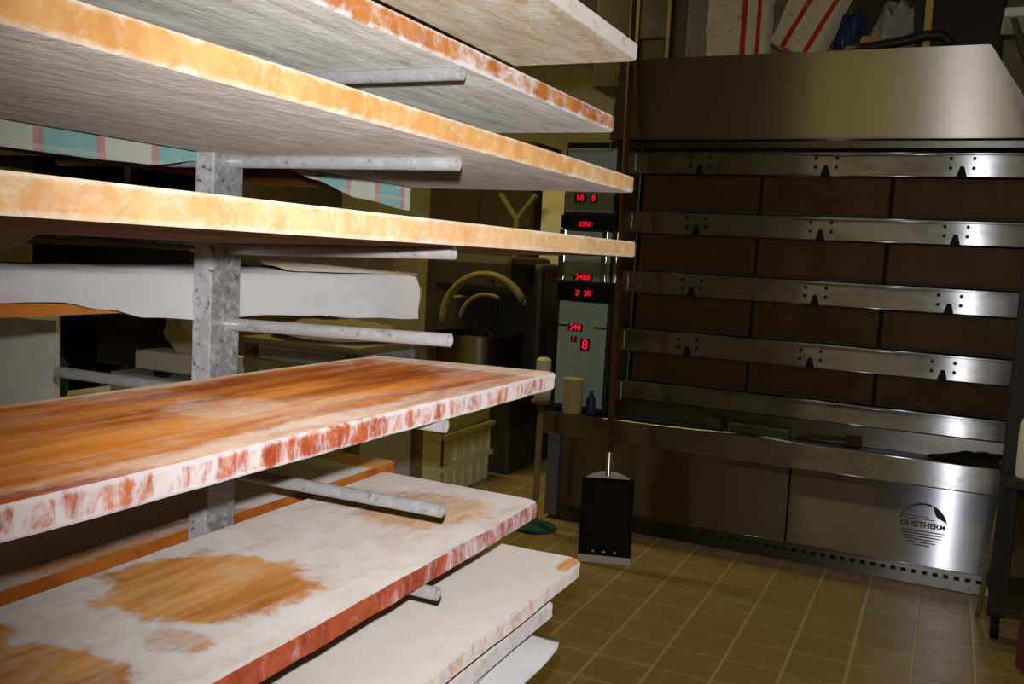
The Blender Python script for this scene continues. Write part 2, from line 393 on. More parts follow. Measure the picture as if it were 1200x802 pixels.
# ------------------------------------------------------------------ cloths on the boards
def drape(name, mat, xf, ztop, w, y0, y1, hem, amp=.004, hump=0.0, seed=0, hang_out=.006, tilt=None, back=True):
    """cloth lying over a board whose front edge is at xf; hem(y) = height of its front hem"""
    bm = bmesh.new(); ny = int((y1 - y0) / .012); rows = []
    nx, nh = 16, 10
    for j in range(ny + 1):
        y = y0 + (y1 - y0) * j / ny; row = []
        hz = hem(y)
        if back:
            for k in range(5):
                row.append((xf - w - .004, ztop - .06 + (.06) * k / 5))
        for k in range(nx + 1):
            u = k / nx; x = xf - w + w * u
            z = ztop + hump * max(0, math.sin(PI * min(1, max(0, u)))) ** .6 + amp * .5 * (1 + mnoise.noise(Vector((x * 14, y * 9, seed))))
            row.append((x, z))
        zt = row[-1][1]
        for k in range(1, nh + 1):
            u = k / nh
            x = xf + hang_out * min(1, u * 4) + amp * 1.0 * mnoise.noise(Vector((u * 1.5, y * 13, seed + 5))) * u
            row.append((x, zt + (hz - zt) * u))
        rows.append([bm.verts.new((x, y, z)) for x, z in row])
    for a, b in zip(rows, rows[1:]):
        for k in range(len(a) - 1): bm.faces.new((a[k], a[k + 1], b[k + 1], b[k]))
    o = obj(name, bm, mat, smooth=True)
    sm = o.modifiers.new('thick', 'SOLIDIFY'); sm.thickness = .003; sm.offset = 1
    return o
def plaid():
    t = NT('checked cloth'); v = t.coord(); xyz = t.sep(v)
    ph = t.math('DIVIDE', t.math('ADD', xyz[1], .028), .1865)
    f = t.math('FRACT', ph)                               # teal half / cream half
    teal = t.math('GREATER_THAN', f, .5)
    nz = t.noise(t.coord((40, 40, 40)), 1, 4, .6)
    c = t.mix(teal, (.56, .60, .50), (.20, .46, .45))
    d = t.math('ABSOLUTE', t.math('SUBTRACT', t.math('FRACT', t.math('MULTIPLY', ph, 2)), .5))
    red = t.math('GREATER_THAN', d, .425)
    c = t.mix(t.math('MULTIPLY', red, .8), c, (.55, .16, .17))
    g = t.math('ABSOLUTE', t.math('SUBTRACT', t.math('FRACT', t.math('DIVIDE', xyz[2], .05)), .5))
    c = t.mix(t.math('MULTIPLY', t.math('GREATER_THAN', g, .44), .4), c, (.62, .60, .45))
    c = t.mix(t.math('MULTIPLY', nz, .4), c, (.62, .66, .62))
    return t.fin(c, .95, 0, .1)
h3 = [(-.75, 1.44), (.76, 1.444), (.88, 1.444), (.98, 1.447), (1.09, 1.462), (1.18, 1.485), (1.27, 1.478), (1.36, 1.462), (1.5, 1.440), (1.68, 1.428)]
o = drape('checked_cloth', plaid(), -1.024, az(2) + TH + .001, .352, -.7, 1.685, lambda y: interp(h3, y), .003, 0, 1, back=False)
tag(o, 'teal and cream checked cloth with red stripes hanging under the third board', 'cloth')
h4 = [(-.75, 1.30), (.70, 1.312), (.765, 1.324), (.85, 1.358), (.95, 1.378), (1.12, 1.378), (1.19, 1.345), (1.24, 1.312), (1.32, 1.302), (1.5, 1.300), (1.735, 1.296)]
o = drape('dough_cloth', M['cream_cloth'], -1.024, az(3) + TH + .001, .352, -.7, 1.73, lambda y: interp(h4, y), .003, 0, 2)
tag(o, 'cream dough cloth drooping in shade from the far-side board above the white cloth', 'cloth')
h5 = [(-.75, 1.262), (.76, 1.262), (.83, 1.261), (.90, 1.250), (.98, 1.236), (1.1, 1.228), (1.2, 1.232), (1.35, 1.226), (1.5, 1.216), (1.72, 1.206)]
o = drape('white_cloth', M['white_cloth'], -1.012, az(4) + TH + .016, .355, -.7, 1.715, lambda y: interp(h5, y), .010, .006, 3, .008)
tag(o, 'floured white cloth covering a far-side board, brightly lit, behind the rack post', 'cloth')
# bundle of folded cloth low on the rack: two soft layers
bm = bmesh.new()
def soft_layer(bm, x0, x1, y0, y1, z0, z1, seed):
    ny = 60; prof = []
    n = 20
    for k in range(n):
        a = 2 * PI * k / n; ca, sa = math.cos(a), math.sin(a)
        e = .35
        prof.append(((abs(ca) ** e) * (1 if ca > 0 else -1), (abs(sa) ** .6) * (1 if sa > 0 else -1)))
    rows = []
    for j in range(ny + 1):
        t = j / ny; y = y0 + (y1 - y0) * t
        e = min(1, (1 - t) * ny / 3 + .15) ** .5
        row = []
        for px, pz in prof:
            x = (x0 + x1) / 2 + px * (x1 - x0) / 2 * (.93 + .07 * e); z = (z0 + z1) / 2 + pz * (z1 - z0) / 2 * e
            d = mnoise.noise(Vector((px * 2, y * 8, seed))) * .006
            row.append(bm.verts.new((x + d, y, z + d * .25)))
        rows.append(row)
    for a, b in zip(rows, rows[1:]):
        for k in range(n): bm.faces.new((a[k], a[(k + 1) % n], b[(k + 1) % n], b[k]))
    bm.faces.new(rows[0]); bm.faces.new(rows[-1])
soft_layer(bm, -.90, -.592, -.7, 1.42, .696, .728, 1)
soft_layer(bm, -.90, -.552, -.7, 1.50, .667, .698, 4)
o = obj('cloth_bundle', bm, M['white_cloth'], smooth=True)
tag(o, 'white cloth bundle folded in two thick layers at the bottom of the rack', 'cloth')

# ------------------------------------------------------------------ deck oven
OY = 4.5
oven = thing('deck_oven', 'tall stainless steel deck oven with four rows of brown doors and a hood', 'oven', (-.6, 5.4, 0), math.radians(-.95))
def ol(p): return (p[0] + .6, p[1] - 5.4, p[2])
def obx(name, a, b, mat, bev=0, parent=oven):
    bm = bmesh.new(); box(bm, ol(a), ol(b), bev); return obj(name, bm, mat, parent)
XL, XR = -1.50, .33
obx('body', (-1.80, OY + .06, .02), (XR - .01, 6.6, 1.93), M['void'])
# hood: front sheet leaning slightly back, right end sloping inwards
bm = bmesh.new()
lo = [(-1.56, OY - .06, 1.935), (.33, OY - .06, 1.935), (.33, 6.5, 1.935), (-1.56, 6.5, 1.935)]
hi = [(-1.54, OY - .02, 2.325), (.080, OY - .02, 2.325), (.080, 6.5, 2.325), (-1.54, 6.5, 2.325)]
A = [bm.verts.new(ol(p)) for p in lo]; B = [bm.verts.new(ol(p)) for p in hi]
bm.faces.new(A); bm.faces.new(B)
for k in range(4): bm.faces.new((A[k], A[(k + 1) % 4], B[(k + 1) % 4], B[k]))
bmesh.ops.bevel(bm, geom=bm.edges[:], offset=.004, segments=2, affect='EDGES')
obj('hood', bm, M['hood'], oven)
obx('hood_gutter', (-1.56, OY - .045, 1.895), (.33, OY + .05, 1.928), M['steel_dark'], .003)
# bands between the doors
bands = [(1.777, 1.879), (1.49, 1.592), (1.196, 1.303), (.908, 1.019), (.668, .760)]
DX = [-1.40, -.822, -.254, .310]
for i, (z0, z1) in enumerate(bands):
    bm = bmesh.new()
    box(bm, ol((XL, OY - .012, z0)), ol((XR - .005, OY + .06, z1)), .003)
    box(bm, ol((XL, OY - .026, z1 - .010)), ol((XR - .005, OY + .02, z1)), .002)
    obj('fascia_band', bm, M['steel_band'], oven)
    for k in range(3):
        xc = (DX[k] + DX[k + 1]) / 2 - (.012 if k == 2 else 0)
        if i == 4: continue
        bm = bmesh.new()
        prism(bm, [(ol((xc - .022, 0, 0))[0], z0 - .004), (ol((xc + .022, 0, 0))[0], z0 - .004), (ol((xc + .008, 0, 0))[0], z0 + .045), (ol((xc - .008, 0, 0))[0], z0 + .045)], 1, OY - .022 - 5.4, OY - .008 - 5.4)
        lt = obj('latch', bm, M['black'], oven)
        for sx in (-.045, .045):
            for dz in (.038, .078):
                bm = bmesh.new(); tube(bm, [ol((xc + sx, OY - .019, z0 + dz)), ol((xc + sx, OY - .008, z0 + dz))], .0075, 10)
                obj('screw', bm, M['black'], lt)
rows = [(1.592, 1.777), (1.303, 1.49), (1.019, 1.196), (.760, .908)]
for i, (z0, z1) in enumerate(rows):
    for k in range(3):
        bm = bmesh.new()
        box(bm, ol((DX[k] + .007, OY + .014, z0 + .004)), ol((DX[k + 1] - .007, OY + .05, z1 - .003)), .004)
        d = obj('oven_door', bm, M['bronze'] if i < 2 else M['bronze2'], oven)
        bm = bmesh.new()
        box(bm, ol((DX[k] + .007, OY - .004, z0 + .003)), ol((DX[k + 1] - .007, OY + .016, z0 + .018)), .003)
        obj('sill', bm, M['soot'], d)
# side stiles
obx('stile', (XL - .02, OY - .004, .62), (DX[0] - .004, OY + .055, 1.93), M['steel_dark'], .004)
obx('stile', (DX[3] + .002, OY - .006, .62), (XR + .03, OY + .055, 1.93), M['steel_dark'], .004)
for z in (1.84, 1.55, 1.25, .96, .70):
    bm = bmesh.new()
    tube(bm, [ol((XR + .012, OY - .03, z - .10)), ol((XR + .012, OY - .05, z - .06)), ol((XR + .012, OY - .05, z - .01))], .010, 10)
    bmesh.ops.create_icosphere(bm, subdivisions=2, radius=.016, matrix=Matrix.Translation(ol((XR + .012, OY - .05, z))))
    obj('lever', bm, M['chrome'], oven, smooth=True)
    bm = bmesh.new(); box(bm, ol((-1.482, OY - .02, z - .045)), ol((-1.432, OY, z + .045)), .003); obj('hinge_plate', bm, M['steel_band'], oven)
# loading ledge
bm = bmesh.new()
box(bm, ol((-1.80, OY - .15, .545)), ol((XR, OY + .06, .575)), .003)
box(bm, ol((-1.80, OY - .16, .465)), ol((XR, OY - .135, .578)), .004)
obj('ledge', bm, M['steel_band'], oven)
obx('back_strip', (XL, OY - .004, .575), (XR, OY + .06, .664), M['steel_dark'])
# plinth cabinet
obx('kick_board', (-1.78, OY - .035, .0), (XR - .02, OY + .06, .072), M['steel_dark'], .003)
for x0, x1 in ((-1.72, -.583), (-.577, .315)):
    obx('lower_panel', (x0, OY - .040, .088), (x1, OY + .06, .456), M['steel'], .003)
obx('corner_trim', (-1.80, OY - .045, .02), (-1.735, OY + .06, .456), M['slate'], .003)
obx('vent_strip', (-1.72, OY - .034, .071), (.315, OY + .05, .089), M['steel_dark'])
for k in range(46):
    x = -1.66 + k * .0428
    if x > .28: break
    obx('vent_slot', (x, OY - .043, .052), (x + .021, OY - .03, .066), M['void'])
# round badge printed on the lower panel
def text_bm(txt, size, bold=.0):
    cu = bpy.data.curves.new('lettering', 'FONT'); cu.body = txt; cu.size = size; cu.align_x = 'CENTER'; cu.align_y = 'CENTER'
    cu.extrude = .0006; cu.offset = bold
    ob = bpy.data.objects.new('lettering', cu); COL.objects.link(ob)
    dg = bpy.context.evaluated_depsgraph_get(); me = bpy.data.meshes.new_from_object(ob.evaluated_get(dg))
    bm = bmesh.new(); bm.from_mesh(me)
    bpy.data.objects.remove(ob); bpy.data.curves.remove(cu); bpy.data.meshes.remove(me)
    return bm
bx, bz, br = -.004, .270, .098
bm = text_bm('DUISTHERM', .034, .0011)
for v in bm.verts: v.co = Vector((v.co.x, v.co.z, v.co.y))
yb = OY - .0415
def strip(z, x0, x1, h):
    n = 8
    a = [bm.verts.new((x0 + (x1 - x0) * k / n, 0, z + h / 2)) for k in range(n + 1)]; b = [bm.verts.new((x0 + (x1 - x0) * k / n, 0, z - h / 2)) for k in range(n + 1)]
    for k in range(n): bm.faces.new((a[k], a[k + 1], b[k + 1], b[k]))
for k in range(6):
    z = -.028 - k * .0125; hw = math.sqrt(max(0, br * br - z * z)) * .96
    strip(z, -hw, hw * (.95 if k % 2 else 1), .0042)
for z in (.026, .036): 
    hw = math.sqrt(br * br - z * z); strip(z, -hw, hw * (.25 if z > .03 else .5), .003)
n = 40                                             # arc of the globe
for a0, a1, r0, r1 in ((.06 * PI, .40 * PI, .068, .097), (.40 * PI, .66 * PI, .088, .097), (.66 * PI, .94 * PI, .093, .097)):
    p = []
    for k in range(n + 1):
        a = a0 + (a1 - a0) * k / n; rr = r0 if r0 > .08 else r1 - (r1 - r0) * math.sin(PI * k / n)
        p.append((bm.verts.new((r1 * math.cos(a), 0, r1 * math.sin(a))), bm.verts.new((rr * math.cos(a), 0, rr * math.sin(a)))))
    for (u, v), (w, x) in zip(p, p[1:]): 
        try: bm.faces.new((u, w, x, v))
        except ValueError: pass
bb = obj('badge', bm, M['ink'], oven); bb.location = ol((bx, yb, bz))
# control column
colm = obx('control_column', (-1.80, OY - .01, .578), (-1.515, OY + .3, 1.93), M['soot'], .004)
plates = [(1.655, .15), (1.36, .25), (1.07, .12), (.80, .40), (1.82, .15)]
for zc, h in plates:
    obx('control_plate', (-1.788, OY - .022, zc - h / 2), (-1.530, OY - .008, zc + h / 2), M['panelgrey'], .003)
obx('control_plate', (-1.735, OY - .030, .80), (-1.595, OY - .018, 1.05), M['panelgrey'], .003)
for z0, z1 in ((1.235, 1.49), (1.17, 1.19)):
    if z1 - z0 < .1: continue
    obx('chrome_rail', (-1.805, OY - .035, z0), (-1.77, OY - .008, z1), M['chrome'], .004)
    obx('chrome_rail', (-1.575, OY - .035, z0), (-1.545, OY - .008, z1), M['chrome'], .004)
    obx('chrome_rail', (-1.512, OY - .035, z0), (-1.490, OY - .008, z1), M['chrome'], .004)
obx('dark_strip', (-1.80, OY - .034, 1.50), (-1.51, OY - .020, 1.565), M['black'], .002)
obx('dark_strip', (-1.80, OY - .034, 1.135), (-1.51, OY - .020, 1.225), M['black'], .002)
for x, z, t, s in [(-1.705, 1.650, '18', .040), (-1.632, 1.650, '8', .040), (-1.67, 1.520, '2350', .030), (-1.665, 1.255, '2488', .036), (-1.69, 1.175, '2', .036), (-1.635, 1.175, '20', .036),
                   (-1.690, 1.000, '240', .038), (-1.695, .940, '1', .030), (-1.632, .915, '8', .062), (-1.635, 1.385, '35', .028)]:
    yf = OY - .036
    w = .012 + s * .60 * len(t)
    d = obx('display', (x - w / 2, yf, z - s * .48), (x + w / 2, yf + .02, z + s * .48), M['led_glass'], .002)
    b2 = text_bm(t, s * 1.1, .0006)
    for v in b2.verts: v.co = Vector((v.co.x, v.co.z, v.co.y))
    e = obj('digits', b2, M['led'], d); e.location = ol((x, yf - .001, z))
# seams of the hood front
for x in (-.95,):
    pass

# things on the ledge
bm = bmesh.new(); prism(bm, [(-.52, 0), (.0, 0), (.02, .012), (-.08, .040), (-.40, .052), (-.50, .036)], 1, -.02, .02)
o = obj('scraper_plate', newbox((-.14, -.03, 0), (.14, .03, .045), .006), M['steel_dark']); o.location = (-.75, OY - .045, .576); bm.free()
tag(o, 'dull grey metal bar tin lying at the back of the oven ledge', 'tin')
bm = bmesh.new(); bmesh.ops.create_icosphere(bm, subdivisions=3, radius=.05)
for v in bm.verts: v.co = Vector((v.co.x * 1.1, v.co.y * .7, max(0, v.co.z * .8 + .02))) * (1 + .2 * mnoise.noise(v.co * 30))
o = obj('black_rag', bm, M['soot'], smooth=True); o.location = (-.96, OY - .045, .576); tag(o, 'crumpled black rag on the oven ledge left of the grey tin', 'rag')
bm = bmesh.new(); box(bm, (-.04, -.018, 0), (.03, .018, .05), .008); tube(bm, [(-.03, 0, .03), (-.24, 0, .02)], .009, 10)
o = obj('small_brush', bm, M['peelwood'], smooth=True, sharp=40); o.location = (-.33, OY - .045, .576); tag(o, 'small dark red-brown brush lying mid-way along the oven ledge', 'brush')
bm = bmesh.new(); ny = 30; rows_ = []
for k in range(ny + 1):
    u = k / ny; x = -.02 + .36 * u; hgt = .008 + .040 * min(1, u * 2.2) + .008 * mnoise.noise(Vector((u * 9, 0, 3))); wd = .008 + .050 * min(1, u * 2.0)
    rows_.append([bm.verts.new((x, wd * math.cos(a * PI / 5), hgt * max(0, math.sin(a * PI / 5)))) for a in range(6)])
for a, b in zip(rows_, rows_[1:]):
    for k in range(6): bm.faces.new((a[k], a[(k + 1) % 6], b[(k + 1) % 6], b[k]))
bm.faces.new(rows_[0]); bm.faces.new(rows_[-1])
o = obj('oven_glove', bm, M['black'], smooth=True, sharp=50); o.location = (-.01, OY - .080, .578); tag(o, 'long black pointed oven glove lying at the right end of the oven ledge', 'glove')
t = thing('plastic_tub', 'yellowish plastic tub standing on the oven ledge below the red displays', 'tub', (-1.665, OY - .098, .578))
bm = bmesh.new(); lathe(bm, [(.0, 0), (.044, 0), (.048, .01), (.052, .15), (.052, .16)]); obj('tub_body', bm, M['tub'], t, smooth=True, sharp=40)
bm = bmesh.new(); lathe(bm, [(.054, .152), (.056, .156), (.056, .172), (.0, .174)]); obj('lid', bm, M['tub'], t, smooth=True, sharp=40)
bm = bmesh.new(); lathe(bm, [(.0, 0), (.022, 0), (.024, .005), (.024, .08), (.010, .10), (.010, .12), (0, .122)], 18)
o = obj('blue_bottle', bm, M['blueplastic'], smooth=True, sharp=40); o.location = (-1.572, OY - .085, .578); tag(o, 'small blue bottle beside the yellowish tub on the oven ledge', 'bottle')

# ------------------------------------------------------------------ oven peel
peel = thing('oven_peel', 'long-handled black oven peel standing on its blade against the oven', 'peel', (-1.283, 3.90, .012))
Mp = Matrix.Rotation(math.radians(-13.2), 4, 'X') @ Matrix.Rotation(math.radians(-4.9), 4, 'Y')
def pl(bm):
    for v in bm.verts: v.co = Mp @ v.co
    return bm
bm = bmesh.new(); box(bm, (-.122, -.005, .030), (.122, .005, .378), .003); obj('blade', pl(bm), M['black'], peel)
bm = bmesh.new(); box(bm, (-.122, -.0065, .002), (.122, .0065, .034), .002); obj('blade_edge', pl(bm), M['bare'], peel)
bm = bmesh.new(); prism(bm, [(-.105, .374), (.105, .374), (.075, .392), (.030, .405), (-.030, .405), (-.075, .392)], 1, -.009, .009)
cl = obj('blade_clamp', pl(bm), M['bare'], peel)
for x, y, z in [(-.08, -.012, .382), (0, -.012, .382), (.08, -.012, .382), (-.05, -.010, .052), (0, -.010, .052), (.05, -.010, .052)]:
    bm = bmesh.new(); tube(bm, [(x, y, z), (x, y + .006, z)], .005, 10); obj('rivet', pl(bm), M['bare'], cl)
bm = bmesh.new(); tube(bm, [(0, 0, .385), (0, 0, .50)], [.017, .015], 16); obj('socket', pl(bm), M['chrome'], peel, smooth=True, sharp=40)
bm = bmesh.new(); tube(bm, [(0, 0, .49), (0, 0, 2.72)], .0155, 14); obj('handle', pl(bm), M['peelwood'], peel, smooth=True, sharp=40)

# ------------------------------------------------------------------ things on top of the oven
OT = 2.326
def paper_bag(label, loc, rot, w, d, h, seed, stripes):
    t = thing('flour_bag', label, 'bag', loc, 0, 'paper flour bags on the oven')
    t.rotation_euler = rot
    bm = bmesh.new(); nz = 14; nn = 6; rows = []
    for k in range(nz + 1):
        u = k / nz; z = h * u; s = 1 - .10 * max(0, u - .75) * 4; bul = 1 + .05 * math.sin(PI * u)
        ring = []
        for i in range(4 * nn):
            e = i // nn; f = (i % nn) / nn * 2 - 1
            x, y = [(f, -1), (1, f), (-f, 1), (-1, -f)][e]
            j = .006 * mnoise.noise(Vector((x * 3, y * 3 + seed, u * 7)))
            ring.append(bm.verts.new((x * w / 2 * bul + j, y * d / 2 * bul * (s if u > .8 else 1) + j, z)))
        rows.append(ring)
    n4 = 4 * nn
    for a, b in zip(rows, rows[1:]):
        for i in range(n4): bm.faces.new((a[i], a[(i + 1) % n4], b[(i + 1) % n4], b[i]))
    bm.faces.new(rows[0]); bm.faces.new(rows[-1])
    T = NT('printed paper ' + str(seed)); xyz = T.sep(T.coord())
    c = T.mix(T.noise(T.coord(), 12, 5), (.50, .46, .34), (.64, .60, .46))
    red = None
    for sx, sw, slope in stripes:
        dd = T.math('ABSOLUTE', T.math('SUBTRACT', T.math('SUBTRACT', xyz[0], sx), T.math('MULTIPLY', xyz[2], slope)))
        m_ = T.math('LESS_THAN', dd, sw); red = m_ if red is None else T.math('MAXIMUM', red, m_)
    c = T.mix(red, c, (.46, .02, .02))
    pr = T.ramp(T.noise(T.coord((20, 1, 60), (seed, 0, 0)), 1, 3), .60, .64)
    c = T.mix(T.math('MULTIPLY', T.math('MULTIPLY', pr, T.math('LESS_THAN', xyz[0], w * .1)), .6), c, (.38, .17, .12))
    T.bump(T.noise(T.coord(), 18, 5, .6, .6), .6, .01)
    obj('sack', bm, T.fin(c, .8), t, smooth=True, sharp=50)
    bm = bmesh.new(); box(bm, (-w * .46, -.012, h - .004), (w * .46, .012, h + .035), .004); obj('folded_top', bm, M['cream_cloth'], t)
    return t
paper_bag('upright white paper flour bag with two red stripes on top of the oven', (-1.035, 4.72, OT), (0, 0, 0), .27, .16, .42, 1, [(.035, .013, 0), (.105, .010, .0)])
paper_bag('tilted white paper flour bag with a slanting red stripe on top of the oven', (-.765, 4.72, OT + .045), (0, .40, -.1), .22, .14, .40, 2, [(-.05, .012, .12), (.06, .012, .12)])
def lump(name, label, cat, mat, loc, sx, sy, sz, seed, amp=.35):
    bm = bmesh.new(); bmesh.ops.create_icosphere(bm, subdivisions=4, radius=1)
    for v in bm.verts:
        k = 1 + amp * (mnoise.noise(v.co * 1.8 + Vector((seed, 0, 0))) + .5 * mnoise.noise(v.co * 4.5 + Vector((seed, 3, 0))))
        v.co = Vector((v.co.x * sx * k, v.co.y * sy * k, max(0, (v.co.z + .75) * sz * .57 * k)))
    o = obj(name, bm, mat, smooth=True); o.location = loc
    return tag(o, label, cat)
lump('plastic_bag', 'crumpled dark blue plastic bag between the tilted flour bag and the clear wrap', 'bag', M['blueplastic'], (-.525, 4.76, OT), .07, .07, .22, 2)
t = NT('clear crinkled wrap'); t.fin((.55, .56, .56), .12, 0, .6); t.bump(t.noise(t.coord(), 30, 4, .6, 1), .8, .012); t.b.inputs['Transmission Weight'].default_value = .45
lump('wrapped_loaf', 'clear crinkled plastic wrapping with an orange patch on top of the oven', 'wrapping', t.m, (-.335, 4.76, OT), .085, .07, .26, 5)
o = obj('orange_packet', newbox((-.045, -.03, 0), (.045, .03, .09), .015), plain('orange cream packet', (.50, .27, .10), .6, 0, .5, 16)); o.location = (-.42, 4.635, OT); tag(o, 'small cream and orange packet in front of the clear wrapping on the oven top', 'packet')
o = obj('wooden_lath', newbox((-.016, -.012, 0), (.016, .012, .55), .002), M['yellowwood']); o.location = (-.20, 4.86, OT); tag(o, 'upright yellow wooden lath behind the black hose on the oven top', 'lath')
bm = bmesh.new(); tube(bm, [(-.52, 4.58, OT + .024), (-.42, 4.56, OT + .024), (-.28, 4.56, OT + .045), (-.19, 4.56, OT + .066), (-.13, 4.56, OT + .064), (-.10, 4.56, OT + .040), (-.095, 4.56, OT + .02)], .022, 14)
o = obj('black_hose', bm, M['rubber'], smooth=True); tag(o, 'thick black hose bent along the front edge of the oven top', 'hose')
o = thing('electrical_cabinet', 'dark cabinet with an olive framed window on the oven top, left', 'cabinet', (-1.62, 5.3, OT))
obj('case', newbox((-.34, -.1, 0), (.30, .25, .75), .006), M['soot'], o)
bm = bmesh.new()
for a, b in (((-.10, -.115, .12), (.10, -.1, .14)), ((.08, -.115, .14), (.10, -.1, .6)), ((-.10, -.115, .14), (-.08, -.1, .6))): box(bm, a, b, .002)
obj('window_frame', bm, M['oliveframe'], o)
obj('window_plate', newbox((-.08, -.108, .26), (.08, -.1, .6)), M['greydark'], o)
o = obj('metal_sheet', newbox((-.07, -.02, 0), (.07, .02, .6), .003), M['slate']); o.location = (-1.285, 4.95, OT); tag(o, 'plain grey metal sheet standing left of the striped flour bag', 'sheet')
o = obj('black_cable', (lambda b: (tube(b, [(-1.55, 5.10, OT + .10), (-1.46, 4.88, OT + .07), (-1.38, 4.82, OT + .04), (-1.33, 4.80, OT + .012)], .010, 10), b)[1])(bmesh.new()), M['rubber'], smooth=True); tag(o, 'thin black cable crossing in front of the grey metal sheet', 'cable')
o = obj('dark_bin', newbox((-.36, -.2, 0), (.36, .25, .62), .01), M['soot']); o.location = (.02 - .25 + .0, 5.5, OT); tag(o, 'large dark metal box at the back right of the oven top', 'box')

# ------------------------------------------------------------------ right edge
bm = bmesh.new(); rows_ = []
for k in range(25):
    u = k / 24; z = .02 + .62 * u
    rows_.append([bm.verts.new((.40 + .085 * math.cos(a) * (1 - .35 * u) + .012 * mnoise.noise(Vector((math.cos(a) * 3, math.sin(a) * 3, u * 3))), 3.66 + .06 * math.sin(a) * (1 - .3 * u), z)) for a in [2 * PI * i / 28 for i in range(28)]])
for a, b in zip(rows_, rows_[1:]):
    for i in range(28): bm.faces.new((a[i], a[(i + 1) % 28], b[(i + 1) % 28], b[i]))
bm.faces.new(rows_[0]); bm.faces.new(rows_[-1])
o = obj('maroon_sack', bm, M['maroon'], smooth=True, sharp=50); tag(o, 'dark maroon sack standing at the lower right edge', 'sack')
t = thing('wall_shelf', 'pale metal wall shelf with a diagonal bracket at the upper right edge', 'shelf', (1.30, 4.3, 2.356))
obj('shelf_board', newbox((-1.203, -.15, 0), (.05, .15, .035), .004), M['greymetal'], t)
bm = bmesh.new(); tube(bm, [(-1.17, -.12, 0), (-.90, -.12, -.70), (-.80, -.12, -.76), (.04, -.12, -.76)], .012, 10); obj('bracket', bm, M['greydark'], t)
t = thing('equipment_trolley', 'dark steel trolley upright at the right edge in front of the oven', 'trolley', (.262, 3.95, 0))
obj('upright', newbox((-.03, -.03, .09), (.03, .03, 1.75), .004), M['soot'], t)
obj('upright', newbox((.47, -.03, .09), (.53, .03, 1.75), .004), M['soot'], t)
for z in (.16, .62, 1.70): obj('shelf', newbox((-.03, -.22, z), (.55, .22, z + .03), .004), M['soot'], t)
for x in (0, .5):
    bm = bmesh.new(); tube(bm, [(x - .014, 0, .045), (x + .014, 0, .045)], .045, 18); obj('caster', bm, M['black'], t, smooth=True, sharp=40)
t = thing('plastic_jug', 'white plastic jug standing on the dark trolley at the right edge', 'jug', (.335, 3.835, .651))
bm = bmesh.new(); lathe(bm, [(0, 0), (.062, 0), (.066, .01), (.066, .19), (.05, .225), (.026, .24), (.026, .26), (0, .26)], 24); obj('jug_body', bm, M['whiteplastic'], t, smooth=True, sharp=40)
bm = bmesh.new(); lathe(bm, [(.029, .245), (.029, .275), (0, .276)], 18); obj('cap', bm, M['soot'], t, smooth=True, sharp=40)
bm = bmesh.new(); tube(bm, [(0, 0, 0), (.06, .10, .62)], .010, 10)
o = obj('broom_stick', bm, M['oliveframe'], smooth=True); o.location = (.212, 4.16, .0); tag(o, 'thin yellowish stick leaning at the right end of the oven', 'stick')

# ------------------------------------------------------------------ background left of the oven
def crate(label, loc, rz):
    t = thing('plastic_crate', label, 'crate', loc, rz, 'crates stacked left of the oven')
    w, d, h = .62, .40, .178
    bm = bmesh.new()
    box(bm, (-w / 2 + .02, -d / 2 + .02, 0), (w / 2 - .02, d / 2 - .02, .012))
    for a, b in (((-w / 2 + .01, -d / 2 + .01, 0), (w / 2 - .01, -d / 2 + .022, h)), ((-w / 2 + .01, d / 2 - .022, 0), (w / 2 - .01, d / 2 - .01, h)),
                 ((-w / 2 + .01, -d / 2 + .01, 0), (-w / 2 + .022, d / 2 - .01, h)), ((w / 2 - .022, -d / 2 + .01, 0), (w / 2 - .01, d / 2 - .01, h))): box(bm, a, b, .002)
    for k in range(6):
        x = -w / 2 + .05 + k * (w - .1) / 5
        box(bm, (x - .006, -d / 2, .01), (x + .006, -d / 2 + .014, h - .02)); box(bm, (x - .006, d / 2 - .014, .01), (x + .006, d / 2, h - .02))
    for k in range(3):
        y = -d / 2 + .06 + k * (d - .12) / 2
        box(bm, (w / 2 - .014, y - .006, .01), (w / 2, y + .006, h - .02))
    obj('crate_body', bm, M['crate'], t)
    bm = bmesh.new()
    for a, b in (((-w / 2 - .008, -d / 2 - .008, h - .03), (w / 2 + .008, -d / 2 + .014, h)), ((-w / 2 - .008, d / 2 - .014, h - .03), (w / 2 + .008, d / 2 + .008, h)),
                 ((-w / 2 - .008, -d / 2, h - .03), (-w / 2 + .014, d / 2, h)), ((w / 2 - .014, -d / 2, h - .03), (w / 2 + .008, d / 2, h))): box(bm, a, b, .004)
    obj('rim', bm, M['crate'], t)
    return t
CX, CY = -2.62, 4.77
crate('cream plastic crate on the floor, lowest of the stack', (CX, CY, 0), PI / 2 + .02)
crate('cream plastic crate in the middle of the stack', (CX + .005, CY, .178), PI / 2)
crate('cream plastic crate on top of the stack', (CX - .008, CY, .356), PI / 2 + .01)

